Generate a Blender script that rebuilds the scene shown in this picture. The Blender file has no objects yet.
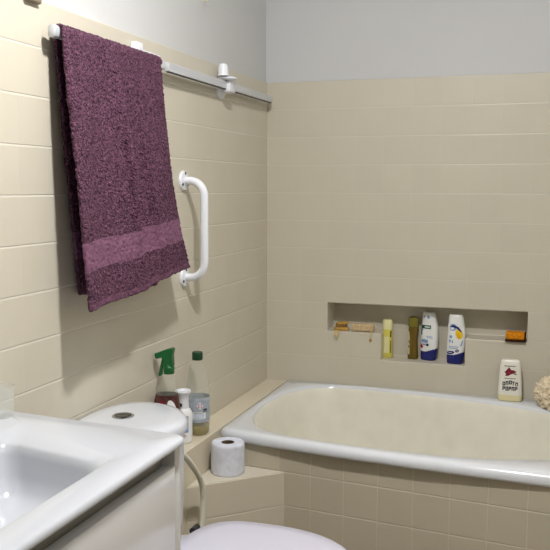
import bpy, bmesh, math, random
from mathutils import Vector, Matrix, noise
random.seed(7)
C = bpy.context.scene.collection
PI = math.pi
CZ = 1.30            # camera height above the floor
YB = 3.163           # back wall tile face
TS = 0.108           # tile pitch
ZR = CZ + 0.4126     # tile row zero
ZT = CZ + 0.409      # top of the tiling
NX = 0.2537          # tile column zero on the back wall
ROOM_X, ROOM_Y0, ROOM_Z = 1.56, -0.75, 2.46

# ---------------------------------------------------------------- materials
def lin(c):
    return tuple(((v/255.0)/12.92 if v/255.0 <= 0.04045 else ((v/255.0+0.055)/1.055)**2.4) for v in c) + (1.0,)

def mat(name, rgb, rough=0.4, spec=0.5, metal=0.0, trans=0.0, ior=1.45, coat=0.0, noise_amt=0.0, noise_scale=20.0, bump=0.0, bump_scale=60.0, bump_dist=0.002, sheen=0.0, sss=0.0):
    m = bpy.data.materials.new(name); m.use_nodes = True
    nt = m.node_tree; b = nt.nodes['Principled BSDF']
    b.inputs['Base Color'].default_value = lin(rgb)
    b.inputs['Roughness'].default_value = rough
    b.inputs['Specular IOR Level'].default_value = spec
    b.inputs['Metallic'].default_value = metal
    b.inputs['Transmission Weight'].default_value = trans
    b.inputs['IOR'].default_value = ior
    b.inputs['Coat Weight'].default_value = coat
    b.inputs['Sheen Weight'].default_value = sheen
    if sss:
        b.inputs['Subsurface Weight'].default_value = sss
        b.inputs['Subsurface Radius'].default_value = (0.01, 0.008, 0.006)
    tc = nt.nodes.new('ShaderNodeTexCoord')
    if noise_amt:
        n = nt.nodes.new('ShaderNodeTexNoise'); n.inputs['Scale'].default_value = noise_scale; n.inputs['Detail'].default_value = 4
        nt.links.new(tc.outputs['Object'], n.inputs['Vector'])
        mr = nt.nodes.new('ShaderNodeMapRange'); mr.inputs['From Min'].default_value = 0.3; mr.inputs['From Max'].default_value = 0.7
        mr.inputs['To Min'].default_value = 1-noise_amt; mr.inputs['To Max'].default_value = 1+noise_amt*0.5
        nt.links.new(n.outputs['Fac'], mr.inputs['Value'])
        mx = nt.nodes.new('ShaderNodeVectorMath'); mx.operation = 'SCALE'
        mx.inputs[0].default_value = lin(rgb)[:3]
        nt.links.new(mr.outputs['Result'], mx.inputs['Scale'])
        nt.links.new(mx.outputs['Vector'], b.inputs['Base Color'])
    if bump:
        n2 = nt.nodes.new('ShaderNodeTexNoise'); n2.inputs['Scale'].default_value = bump_scale; n2.inputs['Detail'].default_value = 6
        nt.links.new(tc.outputs['Object'], n2.inputs['Vector'])
        bp = nt.nodes.new('ShaderNodeBump'); bp.inputs['Strength'].default_value = bump; bp.inputs['Distance'].default_value = bump_dist
        nt.links.new(n2.outputs['Fac'], bp.inputs['Height'])
        nt.links.new(bp.outputs['Normal'], b.inputs['Normal'])
    return m

def tile_mat(name, axis, u0, v0, rgb, grout, vstr=0.4, hstr=1.0, wid=0.013, uscale=1.0, pitch=TS, rough=0.33, vaxis='Z'):
    """glazed square tiles; joints along object axis `axis` and the height, each tile slightly its own tone"""
    m = bpy.data.materials.new(name); m.use_nodes = True
    nt = m.node_tree; N = nt.nodes; K = nt.links
    b = N['Principled BSDF']; b.inputs['Roughness'].default_value = rough; b.inputs['Specular IOR Level'].default_value = 0.4
    tc = N.new('ShaderNodeTexCoord'); sp = N.new('ShaderNodeSeparateXYZ'); K.new(tc.outputs['Object'], sp.inputs[0])
    def M(op, a, bb=None, c=None):
        n = N.new('ShaderNodeMath'); n.operation = op
        for i, v in enumerate((a, bb, c)):
            if v is None: continue
            if isinstance(v, (int, float)): n.inputs[i].default_value = v
            else: K.new(v, n.inputs[i])
        return n.outputs[0]
    u = M('DIVIDE', M('SUBTRACT', sp.outputs[axis], u0), pitch*uscale)
    v = M('DIVIDE', M('SUBTRACT', sp.outputs[vaxis], v0), pitch)
    fu, fv = M('FRACT', u), M('FRACT', v)
    du = M('MINIMUM', fu, M('SUBTRACT', 1.0, fu)); dv = M('MINIMUM', fv, M('SUBTRACT', 1.0, fv))
    def line(d, w, s):
        n = N.new('ShaderNodeMapRange'); n.interpolation_type = 'SMOOTHSTEP'
        K.new(d, n.inputs['Value']); n.inputs['From Min'].default_value = w*0.35; n.inputs['From Max'].default_value = w
        n.inputs['To Min'].default_value = s; n.inputs['To Max'].default_value = 0.0
        return n.outputs['Result']
    g = M('MAXIMUM', line(du, wid, vstr), line(dv, wid, hstr))
    cv = N.new('ShaderNodeCombineXYZ'); K.new(M('FLOOR', u), cv.inputs[0]); K.new(M('FLOOR', v), cv.inputs[1])
    wn = N.new('ShaderNodeTexWhiteNoise'); wn.noise_dimensions = '2D'; K.new(cv.outputs[0], wn.inputs['Vector'])
    ns = N.new('ShaderNodeTexNoise'); ns.inputs['Scale'].default_value = 9; ns.inputs['Detail'].default_value = 5; K.new(tc.outputs['Object'], ns.inputs['Vector'])
    tone = M('ADD', M('MULTIPLY_ADD', wn.outputs['Value'], 0.025, 0.97), M('MULTIPLY_ADD', ns.outputs['Fac'], 0.06, -0.03))
    sc = N.new('ShaderNodeVectorMath'); sc.operation = 'SCALE'; sc.inputs[0].default_value = lin(rgb)[:3]; K.new(tone, sc.inputs['Scale'])
    mx = N.new('ShaderNodeMix'); mx.data_type = 'RGBA'; K.new(g, mx.inputs['Factor']); K.new(sc.outputs['Vector'], mx.inputs['A']); mx.inputs['B'].default_value = lin(grout)
    K.new(mx.outputs['Result'], b.inputs['Base Color'])
    # joints sit below the glaze, glaze is faintly wavy
    hgt = M('SUBTRACT', M('MULTIPLY', ns.outputs['Fac'], 0.25), M('MAXIMUM', line(du, wid*2.2, vstr), line(dv, wid*2.2, hstr)))
    bp = N.new('ShaderNodeBump'); bp.inputs['Strength'].default_value = 0.55; bp.inputs['Distance'].default_value = 0.0016; K.new(hgt, bp.inputs['Height'])
    K.new(bp.outputs['Normal'], b.inputs['Normal'])
    return m

CREAM = (205, 199, 183); GROUT = (224, 220, 209)
M_tile_left = tile_mat('cream_tile_left', 'Y', 0.02, ZR, CREAM, GROUT, vstr=0.07)
M_tile_back = tile_mat('cream_tile_back', 'X', NX, ZR, CREAM, GROUT, vstr=0.12, hstr=0.35)
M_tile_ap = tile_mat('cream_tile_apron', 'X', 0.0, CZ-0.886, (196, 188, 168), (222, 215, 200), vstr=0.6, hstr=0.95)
M_tile_ledge = tile_mat('cream_tile_ledge', 'Y', 2.22, CZ-0.886, (218, 209, 188), GROUT, vstr=0.15, hstr=0.5, pitch=0.30)
M_tile_floor = tile_mat('floor_tile', 'X', 0.1, 0.05, (136, 122, 104), (110, 100, 88), vstr=0.9, hstr=0.9, wid=0.012, pitch=0.3, vaxis='Y')
M_plaster = mat('white_wall_paint', (205, 206, 207), 0.75, 0.25, bump=0.12, bump_scale=180, bump_dist=0.001, noise_amt=0.02, noise_scale=3)
M_ceil = mat('ceiling_paint', (214, 214, 212), 0.8, 0.2)
M_enamel = mat('bath_enamel', (222, 226, 232), 0.16, 0.5, coat=0.3)
M_enamel_in = mat('worn_cream_enamel', (234, 232, 220), 0.28, 0.45, noise_amt=0.05, noise_scale=14)
M_ceramic = mat('white_ceramic', (208, 212, 220), 0.12, 0.5, coat=0.3)
M_basin = mat('white_mineral_basin', (197, 201, 209), 0.2, 0.5, coat=0.2)
M_seat = mat('white_seat_plastic', (208, 207, 222), 0.25, 0.5)
M_carc = mat('grey_white_cabinet_board', (206, 206, 204), 0.35, 0.45)
M_recess = mat('grey_handle_channel', (150, 148, 142), 0.45, 0.4)
M_drawer = mat('gloss_white_drawer', (214, 214, 216), 0.18, 0.5, coat=0.4)
M_chrome = mat('chrome', (205, 207, 210), 0.12, 0.5, metal=1.0)
M_dchrome = mat('dark_chrome', (120, 122, 124), 0.25, 0.5, metal=1.0)
M_alu = mat('white_anodised_rail', (206, 209, 214), 0.35, 0.5, metal=0.25)
M_groove_shade = mat('rail_groove_shade', (70, 70, 72), 0.5)
M_whiteplastic = mat('white_plastic', (226, 229, 236), 0.3, 0.5)
M_grab = mat('white_coated_tube', (230, 233, 240), 0.22, 0.5, coat=0.3)
M_green = mat('dark_green_plastic', (18, 92, 44), 0.3, 0.5)
M_green_d = mat('bottle_green_cap', (14, 62, 34), 0.35, 0.5)
M_clear = mat('clear_plastic', (214, 222, 208), 0.08, 0.5)
def thin(m, alpha):
    m.node_tree.nodes['Principled BSDF'].inputs['Alpha'].default_value = alpha; return m
thin(M_clear, 0.14)
M_vinegar = thin(mat('pale_vinegar', (170, 150, 60), 0.08, 0.5), 0.55)
M_label_grey = mat('grey_blue_label', (170, 178, 190), 0.4, 0.4, noise_amt=0.25, noise_scale=70)
M_white = mat('white_print', (236, 238, 240), 0.4)
M_red = mat('red_print', (186, 40, 48), 0.4)
M_darkred = mat('wine_red_print', (120, 26, 48), 0.4)
M_navy = mat('navy_print', (28, 36, 110), 0.3)
M_black = mat('black_print', (30, 32, 40), 0.4)
M_blue_l = mat('pale_blue_print', (128, 158, 205), 0.4)
M_teal = mat('green_print', (20, 84, 66), 0.4)
M_yellow_p = mat('yellow_print', (238, 200, 40), 0.4)
M_berry = mat('berry_label', (84, 46, 42), 0.45, noise_amt=0.8, noise_scale=60)
M_paper = mat('toilet_tissue', (222, 226, 238), 0.9, 0.1, noise_amt=0.12, noise_scale=45, bump=0.5, bump_scale=160, bump_dist=0.0015)
M_card = mat('cardboard_core', (92, 74, 58), 0.85, 0.1)
M_yellow = mat('yellow_shampoo_plastic', (214, 204, 96), 0.3, 0.5)
M_yellowcap = mat('pale_yellow_cap', (228, 224, 170), 0.35, 0.5)
M_olive = mat('brown_olive_plastic', (104, 84, 26), 0.22, 0.5)
M_olivecap = mat('olive_cap', (116, 108, 34), 0.3, 0.5)
M_hs = mat('pearl_white_plastic', (234, 236, 236), 0.28, 0.5)
M_gel = mat('milky_white_plastic', (236, 234, 226), 0.3, 0.5)
M_gelcap = mat('cream_translucent_cap', (228, 218, 172), 0.35, 0.5)
M_orange = mat('orange_sponge', (222, 140, 26), 0.85, 0.2, noise_amt=0.35, noise_scale=160, bump=0.9, bump_scale=220, bump_dist=0.003)
M_brownpad = mat('dark_brown_scouring_pad', (58, 34, 20), 0.9, 0.1, bump=0.8, bump_scale=260)
M_wood = mat('wet_yellow_wood', (190, 150, 74), 0.55, 0.3, noise_amt=0.3, noise_scale=70)
M_bristle = mat('tan_bristle', (140, 104, 52), 0.9, 0.1, noise_amt=0.4, noise_scale=250, bump=0.8, bump_scale=300)
M_pumice = mat('beige_pumice', (208, 184, 146), 0.9, 0.1, noise_amt=0.25, noise_scale=120, bump=0.9, bump_scale=200, bump_dist=0.003)
M_cord = mat('beige_cord', (206, 188, 140), 0.9, 0.1)
M_loofah = mat('cream_bath_net', (238, 224, 198), 0.85, 0.15, noise_amt=0.25, noise_scale=60, sss=0.0)
M_hose = mat('white_rubber_hose', (222, 220, 206), 0.4, 0.4)
M_hinge = mat('black_hinge', (40, 40, 42), 0.4)
M_taupe = mat('taupe_print_and_shadow', (134, 122, 104), 0.45, 0.4)
M_glass = thin(mat('clear_glass', (226, 230, 224), 0.04, 0.5), 0.22)

def terry_mat(name, dark, light, scale, strength, fine=1.0):
    m = bpy.data.materials.new(name); m.use_nodes = True
    nt = m.node_tree; N = nt.nodes; K = nt.links
    b = N['Principled BSDF']; b.inputs['Roughness'].default_value = 0.95; b.inputs['Specular IOR Level'].default_value = 0.12
    b.inputs['Sheen Weight'].default_value = 0.15; b.inputs['Sheen Roughness'].default_value = 0.5
    b.inputs['Sheen Tint'].default_value = lin((190, 150, 180))
    tc = N.new('ShaderNodeTexCoord')
    n1 = N.new('ShaderNodeTexNoise'); n1.inputs['Scale'].default_value = scale; n1.inputs['Detail'].default_value = 3; n1.inputs['Distortion'].default_value = 1.4
    vo = N.new('ShaderNodeTexVoronoi'); vo.inputs['Scale'].default_value = scale*1.15
    for n in (n1, vo): K.new(tc.outputs['Object'], n.inputs['Vector'])
    cr = N.new('ShaderNodeValToRGB'); cr.color_ramp.elements[0].position = 0.36; cr.color_ramp.elements[0].color = lin(dark)
    cr.color_ramp.elements[1].position = 0.66; cr.color_ramp.elements[1].color = lin(light)
    K.new(n1.outputs['Fac'], cr.inputs['Fac']); K.new(cr.outputs['Color'], b.inputs['Base Color'])  # shade in the gaps between loops is put into the colour
    ad = N.new('ShaderNodeMath'); ad.operation = 'SUBTRACT'; K.new(n1.outputs['Fac'], ad.inputs[0])
    ms = N.new('ShaderNodeMath'); ms.operation = 'MULTIPLY'; ms.inputs[1].default_value = 0.5*fine; K.new(vo.outputs['Distance'], ms.inputs[0]); K.new(ms.outputs[0], ad.inputs[1])
    bp = N.new('ShaderNodeBump'); bp.inputs['Strength'].default_value = strength; bp.inputs['Distance'].default_value = 0.011
    K.new(ad.outputs[0], bp.inputs['Height']); K.new(bp.outputs['Normal'], b.inputs['Normal'])
    return m
M_terry = terry_mat('plum_terry', (56, 32, 46), (132, 90, 113), 150, 1.0)
M_band = terry_mat('plum_woven_band', (106, 72, 94), (126, 88, 110), 60, 0.25)
M_hem = terry_mat('plum_hem', (84, 53, 71), (112, 77, 96), 90, 0.4)

# ---------------------------------------------------------------- helpers
def tag(o, label=None, cat=None, group=None, kind=None):
    if label: o['label'] = label
    if cat: o['category'] = cat
    if group: o['group'] = group
    if kind: o['kind'] = kind
    return o

def thing(name, label, cat, loc=(0, 0, 0), rz=0.0, group=None):
    o = bpy.data.objects.new(name, None); C.objects.link(o)
    o.location = loc; o.rotation_euler = (0, 0, rz); o.empty_display_size = 0.05
    return tag(o, label, cat, group)

def link(name, bm, mats, parent=None, world=True, smooth=True, angle=40):
    """one mesh object; with world=True the geometry is given in room coordinates"""
    if parent is not None and world:
        bmesh.ops.translate(bm, vec=-Vector(parent.location), verts=bm.verts)
    me = bpy.data.meshes.new(name)
    bmesh.ops.recalc_face_normals(bm, faces=bm.faces)
    bm.to_mesh(me); bm.free()
    for m in (mats if isinstance(mats, (list, tuple)) else [mats]): me.materials.append(m)
    if smooth:
        for p in me.polygons: p.use_smooth = True
        me.set_sharp_from_angle(angle=math.radians(angle))
    o = bpy.data.objects.new(name, me); C.objects.link(o)
    if parent is not None: o.parent = parent
    return o

def NB(): return bmesh.new()

def box(bm, lo, hi, bev=0.0, seg=2, mi=0, mtx=None):
    r = bmesh.ops.create_cube(bm, size=1.0); vs = r['verts']
    c = [(a+b)/2 for a, b in zip(lo, hi)]; s = [abs(b-a) for a, b in zip(lo, hi)]
    for v in vs: v.co = Vector((v.co.x*s[0]+c[0], v.co.y*s[1]+c[1], v.co.z*s[2]+c[2]))
    fs = {f for v in vs for f in v.link_faces}
    if bev:
        es = list({e for v in vs for e in v.link_edges})
        rr = bmesh.ops.bevel(bm, geom=es, offset=bev, segments=seg, affect='EDGES', profile=0.5)
        fs = set(rr['faces']) | {f for f in fs if f.is_valid}
        vs = list({v for f in fs for v in f.verts})
    for f in fs: f.material_index = mi
    if mtx is not None: bmesh.ops.transform(bm, matrix=mtx, verts=[v for v in vs if v.is_valid])
    return vs

def loft(bm, rings, cap0=True, cap1=True, mi=0, mfun=None):
    """closed loops of equal length -> skin"""
    R = [[bm.verts.new(p) for p in r] for r in rings]; n = len(R[0]); out = []
    for i in range(len(R)-1):
        for k in range(n):
            f = bm.faces.new((R[i][k], R[i][(k+1) % n], R[i+1][(k+1) % n], R[i+1][k]))
            f.material_index = mfun(i, k) if mfun else mi; out.append(f)
    if cap0: f = bm.faces.new(R[0][::-1]); f.material_index = mfun(0, 0) if mfun else mi
    if cap1: f = bm.faces.new(R[-1]); f.material_index = mfun(len(R)-2, 0) if mfun else mi
    return R

def lathe(bm, prof, o=(0, 0, 0), ax='Z', n=32, cap0=True, cap1=True, mi=0):
    """prof: (radius, height)"""
    rings = []
    for r, h in prof:
        ring = []
        for k in range(n):
            a = 2*PI*k/n; c, s = r*math.cos(a), r*math.sin(a)
            p = {'Z': (c, s, h), 'X': (h, c, s), 'Y': (c, h, s)}[ax]
            ring.append((p[0]+o[0], p[1]+o[1], p[2]+o[2]))
        rings.append(ring)
    return loft(bm, rings, cap0, cap1, mi)

def catmull(P, per=8):
    P = [Vector(p) for p in P]; Q = [P[0]*2-P[1]] + P + [P[-1]*2-P[-2]]; out = []
    for i in range(1, len(Q)-2):
        for k in range(per):
            t = k/per; a, b, c, d = Q[i-1], Q[i], Q[i+1], Q[i+2]
            out.append(0.5*((2*b)+(-a+c)*t+(2*a-5*b+4*c-d)*t*t+(-a+3*b-3*c+d)*t**3))
    out.append(Q[-2]); return out

def tube(bm, path, r, n=16, mi=0, rfun=None):
    path = [Vector(p) for p in path]; rings = []; up = None
    for i, p in enumerate(path):
        t = (path[min(i+1, len(path)-1)]-path[max(i-1, 0)]).normalized()
        if up is None:
            up = Vector((0, 0, 1)) if abs(t.z) < 0.9 else Vector((1, 0, 0))
        s = t.cross(up).normalized(); up = s.cross(t).normalized()
        rr = rfun(i/(len(path)-1)) if rfun else r
        rings.append([p + s*math.cos(2*PI*k/n)*rr + up*math.sin(2*PI*k/n)*rr for k in range(n)])
    loft(bm, rings, mi=mi)

def sup(a, b, n=2.5, cx=0, cy=0, cnt=48):
    out = []
    for k in range(cnt):
        t = 2*PI*k/cnt; c, s = math.cos(t), math.sin(t)
        out.append((cx+a*math.copysign(abs(c)**(2/n), c), cy+b*math.copysign(abs(s)**(2/n), s)))
    return out

def closed_spline(P, per=10):
    n = len(P); out = []
    for i in range(n):
        a, b, c, d = [Vector(P[(i+j-1) % n]) for j in range(4)]
        for k in range(per):
            t = k/per
            out.append(0.5*((2*b)+(-a+c)*t+(2*a-5*b+4*c-d)*t*t+(-a+3*b-3*c+d)*t**3))
    return out

def polar(poly, c, n=128):
    """radius samples of a star-shaped outline about c, as points"""
    out = []; c = Vector(c); m = len(poly)
    for k in range(n):
        a = 2*PI*k/n; d = Vector((math.cos(a), math.sin(a))); best = 0
        for i in range(m):
            p, q = Vector(poly[i])-c, Vector(poly[(i+1) % m])-c; e = q-p
            den = d.x*e.y-d.y*e.x
            if abs(den) < 1e-12: continue
            t = (p.x*e.y-p.y*e.x)/den; s = (p.x*d.y-p.y*d.x)/den
            if t > 0 and -1e-9 <= s <= 1+1e-9: best = max(best, t)
        out.append(c+d*best)
    return out

def rpoly(pts, rad, seg=6):
    """rounded polygon, same count for every call with same corners"""
    out = []; n = len(pts)
    for i in range(n):
        p = Vector(pts[i]); a = Vector(pts[i-1])-p; b = Vector(pts[(i+1) % n])-p
        r = rad[i] if isinstance(rad, (list, tuple)) else rad
        a1, b1 = p+a.normalized()*r, p+b.normalized()*r
        for k in range(seg+1):
            t = k/seg; out.append((1-t)**2*a1+2*t*(1-t)*p+t*t*b1)
    return out

def ring3(pts, z): return [(p[0], p[1], z) for p in pts]

def struct(name, bm, m, **k):
    o = link(name, bm, m, smooth=k.pop('smooth', False)); o['kind'] = 'structure'; return o

# ---------------------------------------------------------------- the room
def quad(bm, *p, mi=0):
    f = bm.faces.new([bm.verts.new(q) for q in p]); f.material_index = mi; return f

bm = NB(); box(bm, (-0.12, ROOM_Y0-0.1, -0.1), (ROOM_X+0.1, YB+0.2, 0)); struct('floor', bm, M_tile_floor)
bm = NB(); box(bm, (-0.12, ROOM_Y0-0.1, ROOM_Z), (ROOM_X+0.1, YB+0.2, ROOM_Z+0.1)); struct('ceiling', bm, M_ceil)
# left wall: plaster above, tiling standing 9 mm proud of it below
bm = NB()
box(bm, (-0.12, ROOM_Y0, ZT), (-0.009, YB+0.14, ROOM_Z), mi=1)
box(bm, (-0.12, ROOM_Y0, 0), (0, YB+0.14, ZT), bev=0.0025, seg=2, mi=0)
struct('wall_left', bm, [M_tile_left, M_plaster])
# back wall with the stepped niche
bm = NB()
xs = [-0.02, NX, NX+2*TS, NX+5*TS-0.004, NX+7*TS+0.003, ROOM_X+0.05]
zs = [0, ZR-10*TS-0.001, ZR-9*TS-0.004, ZR-8*TS, ZT]
ND = 0.104
def niche(i, j): return (j == 2 and 1 <= i <= 3) or (j == 1 and i == 2)
Y = lambda i, j: YB+ND if niche(i, j) else YB
V = {}
def vv(x, y, z):
    k = (round(x, 5), round(y, 5), round(z, 5))
    if k not in V: V[k] = bm.verts.new((x, y, z))
    return V[k]
for i in range(5):
    for j in range(4):
        y = Y(i, j); x0, x1, z0, z1 = xs[i], xs[i+1], zs[j], zs[j+1]
        bm.faces.new((vv(x0, y, z0), vv(x1, y, z0), vv(x1, y, z1), vv(x0, y, z1)))
        if i < 4 and Y(i+1, j) != y:
            bm.faces.new((vv(x1, YB, z0), vv(x1, YB+ND, z0), vv(x1, YB+ND, z1), vv(x1, YB, z1)))
        if j < 3 and Y(i, j+1) != y:
            bm.faces.new((vv(x0, YB, z1), vv(x1, YB, z1), vv(x1, YB+ND, z1), vv(x0, YB+ND, z1)))
# top edge of the tiling, outer shell and the plaster above
yo = YB+0.16
quad(bm, (xs[0], YB, ZT), (xs[5], YB, ZT), (xs[5], yo, ZT), (xs[0], yo, ZT))
quad(bm, (xs[0], yo, 0), (xs[5], yo, 0), (xs[5], yo, ZT), (xs[0], yo, ZT))
quad(bm, (xs[0], YB, 0), (xs[5], YB, 0), (xs[5], yo, 0), (xs[0], yo, 0))
for x in (xs[0], xs[5]): quad(bm, (x, YB, 0), (x, yo, 0), (x, yo, ZT), (x, YB, ZT))
bmesh.ops.remove_doubles(bm, verts=bm.verts, dist=1e-5)
box(bm, (-0.02, YB+0.009, ZT), (ROOM_X+0.05, yo, ROOM_Z), mi=1)
wb = struct('wall_back', bm, [M_tile_back, M_plaster])
bv = wb.modifiers.new('soft_tile_edges', 'BEVEL'); bv.width = 0.003; bv.segments = 2; bv.limit_method = 'ANGLE'
bm = NB(); box(bm, (ROOM_X, ROOM_Y0, 0), (ROOM_X+0.1, YB+0.14, ZT)); box(bm, (ROOM_X+0.009, ROOM_Y0, ZT), (ROOM_X+0.1, YB+0.14, ROOM_Z), mi=1)
struct('wall_right', bm, [M_tile_left, M_plaster])
bm = NB()     # unseen open doorway, added to let bounced light escape
D0, D1, DH = 0.52, 1.42, 2.08
for x0, x1, z0, z1 in ((-0.1, D0, 0, ZT), (D1, ROOM_X+0.1, 0, ZT)): box(bm, (x0, ROOM_Y0-0.1, z0), (x1, ROOM_Y0, z1))
for x0, x1, z0, z1 in ((-0.1, D0, ZT, DH), (D1, ROOM_X+0.1, ZT, DH), (-0.1, ROOM_X+0.1, DH, ROOM_Z)): box(bm, (x0, ROOM_Y0-0.1, z0), (x1, ROOM_Y0-0.009, z1), mi=1)
struct('wall_front', bm, [M_tile_back, M_plaster])

# tiled ledge that boxes in the pipes along the left wall
ZL = CZ-0.778
bm = NB(); box(bm, (0, 1.98, 0), (0.085, YB, ZL), bev=0.003, seg=2); struct('trim_1', bm, M_tile_ledge)
# apron line (the bath stands a little askew to the back wall)
def apy(x): return 2.447-0.112*x
ZA = CZ-0.803
bm = NB()
p = [(0.085, apy(0.085)), (ROOM_X, apy(ROOM_X)), (ROOM_X, apy(ROOM_X)+0.05), (0.085, apy(0.085)+0.05)]
ang = math.atan(-0.112)
mtx = Matrix.Rotation(-ang, 4, 'Z') @ Matrix.Translation((-0.085, -apy(0.085), 0))
loft(bm, [[mtx @ Vector((a, b, z)) for a, b in p] for z in (0, ZA)])
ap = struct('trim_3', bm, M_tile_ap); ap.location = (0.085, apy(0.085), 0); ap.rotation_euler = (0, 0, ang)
# low triangular step in the corner of ledge and bath
ZS = CZ-0.885
bm = NB()
tri = [(0.085, 2.186), (0.318, apy(0.318)), (0.085, apy(0.085))]
loft(bm, [ring3(tri, 0), ring3(tri, ZS)])
bmesh.ops.bevel(bm, geom=[e for e in bm.edges if all(abs(v.co.z-ZS) < 1e-6 for v in e.verts)], offset=0.003, segments=2, affect='EDGES')
struct('trim_2', bm, tile_mat('cream_tile_step', 'X', 0.3, ZS-0.001, (208, 200, 182), GROUT, vstr=0.0, hstr=0.7))

# ---------------------------------------------------------------- bathtub
tub = thing('bathtub', 'white enamel bathtub with worn cream inside along the back wall', 'bathtub', (0.8, 2.75, 0))
ZB = CZ-0.774
inner_ctl = [(0.123, 2.73), (0.150, 2.60), (0.211, 2.497), (0.30, 2.447), (0.43, 2.421), (0.60, 2.404), (0.75, 2.398), (0.90, 2.408), (1.03, 2.44), (1.15, 2.49),
             (1.26, 2.565), (1.335, 2.665), (1.345, 2.77), (1.29, 2.875), (1.20, 2.955), (1.09, 3.015), (0.93, 3.067), (0.75, 3.105), (0.55, 3.128), (0.36, 3.135), (0.235, 3.105), (0.158, 3.01), (0.128, 2.87)]
ctr = (0.70, 2.78)
NP = 160
inn = polar(closed_spline(inner_ctl), ctr, NP)
fr = [(0.10, 2.424), (0.187, 2.412), (0.305, 2.392), (0.477, 2.366), (0.75, 2.338), (0.92, 2.325), (1.104, 2.312), (1.35, 2.292), (1.54, 2.276)]
outer_poly = [Vector(p) for p in [(0.087, 2.445)] + fr] + [Vector((1.552, 2.29)), Vector((1.552, YB-0.002)), Vector((0.087, YB-0.002))]
out = polar(outer_poly, ctr, NP)
def off(pts, d):     # inwards by d towards the centre
    c = Vector(ctr); return [p+(c-p).normalized()*d for p in pts]
def scl(pts, s): 
    c = Vector(ctr); return [c+(p-c)*s for p in pts]
bm = NB()
rings = [ring3(off(out, 0.02), ZB-0.036), ring3(off(out, 0.004), ZB-0.034), ring3(out, ZB-0.027), ring3(off(out, 0.001), ZB-0.014), ring3(off(out, 0.006), ZB-0.005), ring3(off(out, 0.016), ZB)]
def lerp2(t, z):
    return [(a*(1-t)+b*t).to_tuple()+(z,) for a, b in zip(off(out, 0.016), off(inn, -0.014))]
rings += [lerp2(0.5, ZB-0.001), lerp2(1.0, ZB), ring3(off(inn, -0.006), ZB-0.003), ring3(inn, ZB-0.011)]
for s, dz in ((0.985, 0.03), (0.97, 0.07), (0.95, 0.14), (0.925, 0.22), (0.90, 0.28), (0.86, 0.33), (0.78, 0.365), (0.6, 0.378), (0.3, 0.382)):
    rings.append(ring3(scl(inn, s), ZB-dz))
loft(bm, rings, cap0=False, mfun=lambda i, k: 1 if i >= 9 else 0)
link('tub_shell', bm, [M_enamel, M_enamel_in], tub, angle=60)
bm = NB(); lathe(bm, [(0.0, 0.0), (0.03, 0.0), (0.034, 0.003), (0.028, 0.004), (0.02, 0.002), (0.001, 0.002)], (1.1, 2.72, ZB-0.381), n=24, cap0=False)
link('drain', bm, M_chrome, tub)

# ---------------------------------------------------------------- toilet
TY = 1.765
toil = thing('toilet', 'white ceramic toilet with closed lid and cistern against the left wall', 'toilet', (0.35, TY, 0))
def cist(dx, z, e=0.0):
    # D shaped plan: flat at the wall, bulging front, round ends
    pts = []
    for k in range(64):
        t = 2*PI*k/64; c, s = math.cos(t), math.sin(t)
        n = 1.85 if c > 0 else 2.3
        x = 0.112+(0.157 if c > 0 else 0.107)*math.copysign(abs(c)**(2/n), c)
        y = TY+0.170*math.copysign(abs(s)**(2/n), s)
        v = Vector((x-0.115, y-TY)); L = v.length; v *= (L+dx)/L
        pts.append((max(0.004, 0.115+v.x), TY+v.y, z))
    return pts
ZC = CZ-0.556
bm = NB()
loft(bm, [cist(-0.03, CZ-0.93), cist(-0.02, CZ-0.90), cist(-0.012, CZ-0.80), cist(-0.009, CZ-0.66), cist(-0.009, ZC-0.0355), cist(-0.012, ZC-0.0355), cist(-0.012, ZC-0.032)])
link('cistern', bm, M_ceramic, toil)
bm = NB()
loft(bm, [cist(-0.010, ZC-0.032), cist(-0.001, ZC-0.031), cist(0.0, ZC-0.027), cist(0.0, ZC-0.014), cist(-0.006, ZC-0.006), cist(-0.02, ZC-0.002), cist(-0.05, ZC)])
link('cistern_lid', bm, M_ceramic, toil)
bm = NB(); lathe(bm, [(0.027, -0.002), (0.027, 0.002), (0.024, 0.004), (0.0215, 0.004), (0.021, 0.0025), (0.001, 0.0025)], (0.112, TY, ZC), n=32)
fb = link('flush_button', bm, M_chrome, toil)
for s, w in ((1, 0.6), (-1, 0.35)):
    bm = NB(); pts = []
    for k in range(17):
        a = PI*k/16
        pts.append((0.112+0.019*math.cos(a), TY+s*(0.0012+0.019*math.sin(a))))
    if s < 0: pts = pts[::-1]
    loft(bm, [ring3(pts, ZC+0.0018), ring3(pts, ZC+0.0045)])
    bmesh.ops.translate(bm, vec=-Vector(toil.location), verts=bm.verts)
    o = link('push_plate', bm, M_dchrome, fb, world=False)
def egg(x0, x1, hw, z, sq=2.3, back=3.4):
    cx = x0+(x1-x0)*0.42; pts = []
    for k in range(72):
        t = 2*PI*k/72; c, s = math.cos(t), math.sin(t)
        n = sq if c > 0 else back
        x = cx+((x1-cx) if c > 0 else (cx-x0))*math.copysign(abs(c)**(2/n), c)
        y = TY+hw*math.copysign(abs(s)**(2/(sq if c > 0 else 2.5)), s)
        pts.append((x, y, z))
    return pts
ZLd = CZ-0.858
bm = NB()
loft(bm, [egg(0.20, 0.50, 0.10, 0.0), egg(0.20, 0.50, 0.10, 0.03), egg(0.18, 0.49, 0.105, 0.16), egg(0.14, 0.55, 0.135, 0.28), egg(0.13, 0.64, 0.17, 0.36), egg(0.13, 0.665, 0.18, ZLd-0.050), egg(0.14, 0.655, 0.17, ZLd-0.046)])
link('bowl', bm, M_ceramic, toil)
bm = NB(); loft(bm, [egg(0.25, 0.672, 0.186, ZLd-0.044), egg(0.245, 0.678, 0.191, ZLd-0.038), egg(0.245, 0.678, 0.191, ZLd-0.028), egg(0.25, 0.672, 0.187, ZLd-0.024)])
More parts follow.
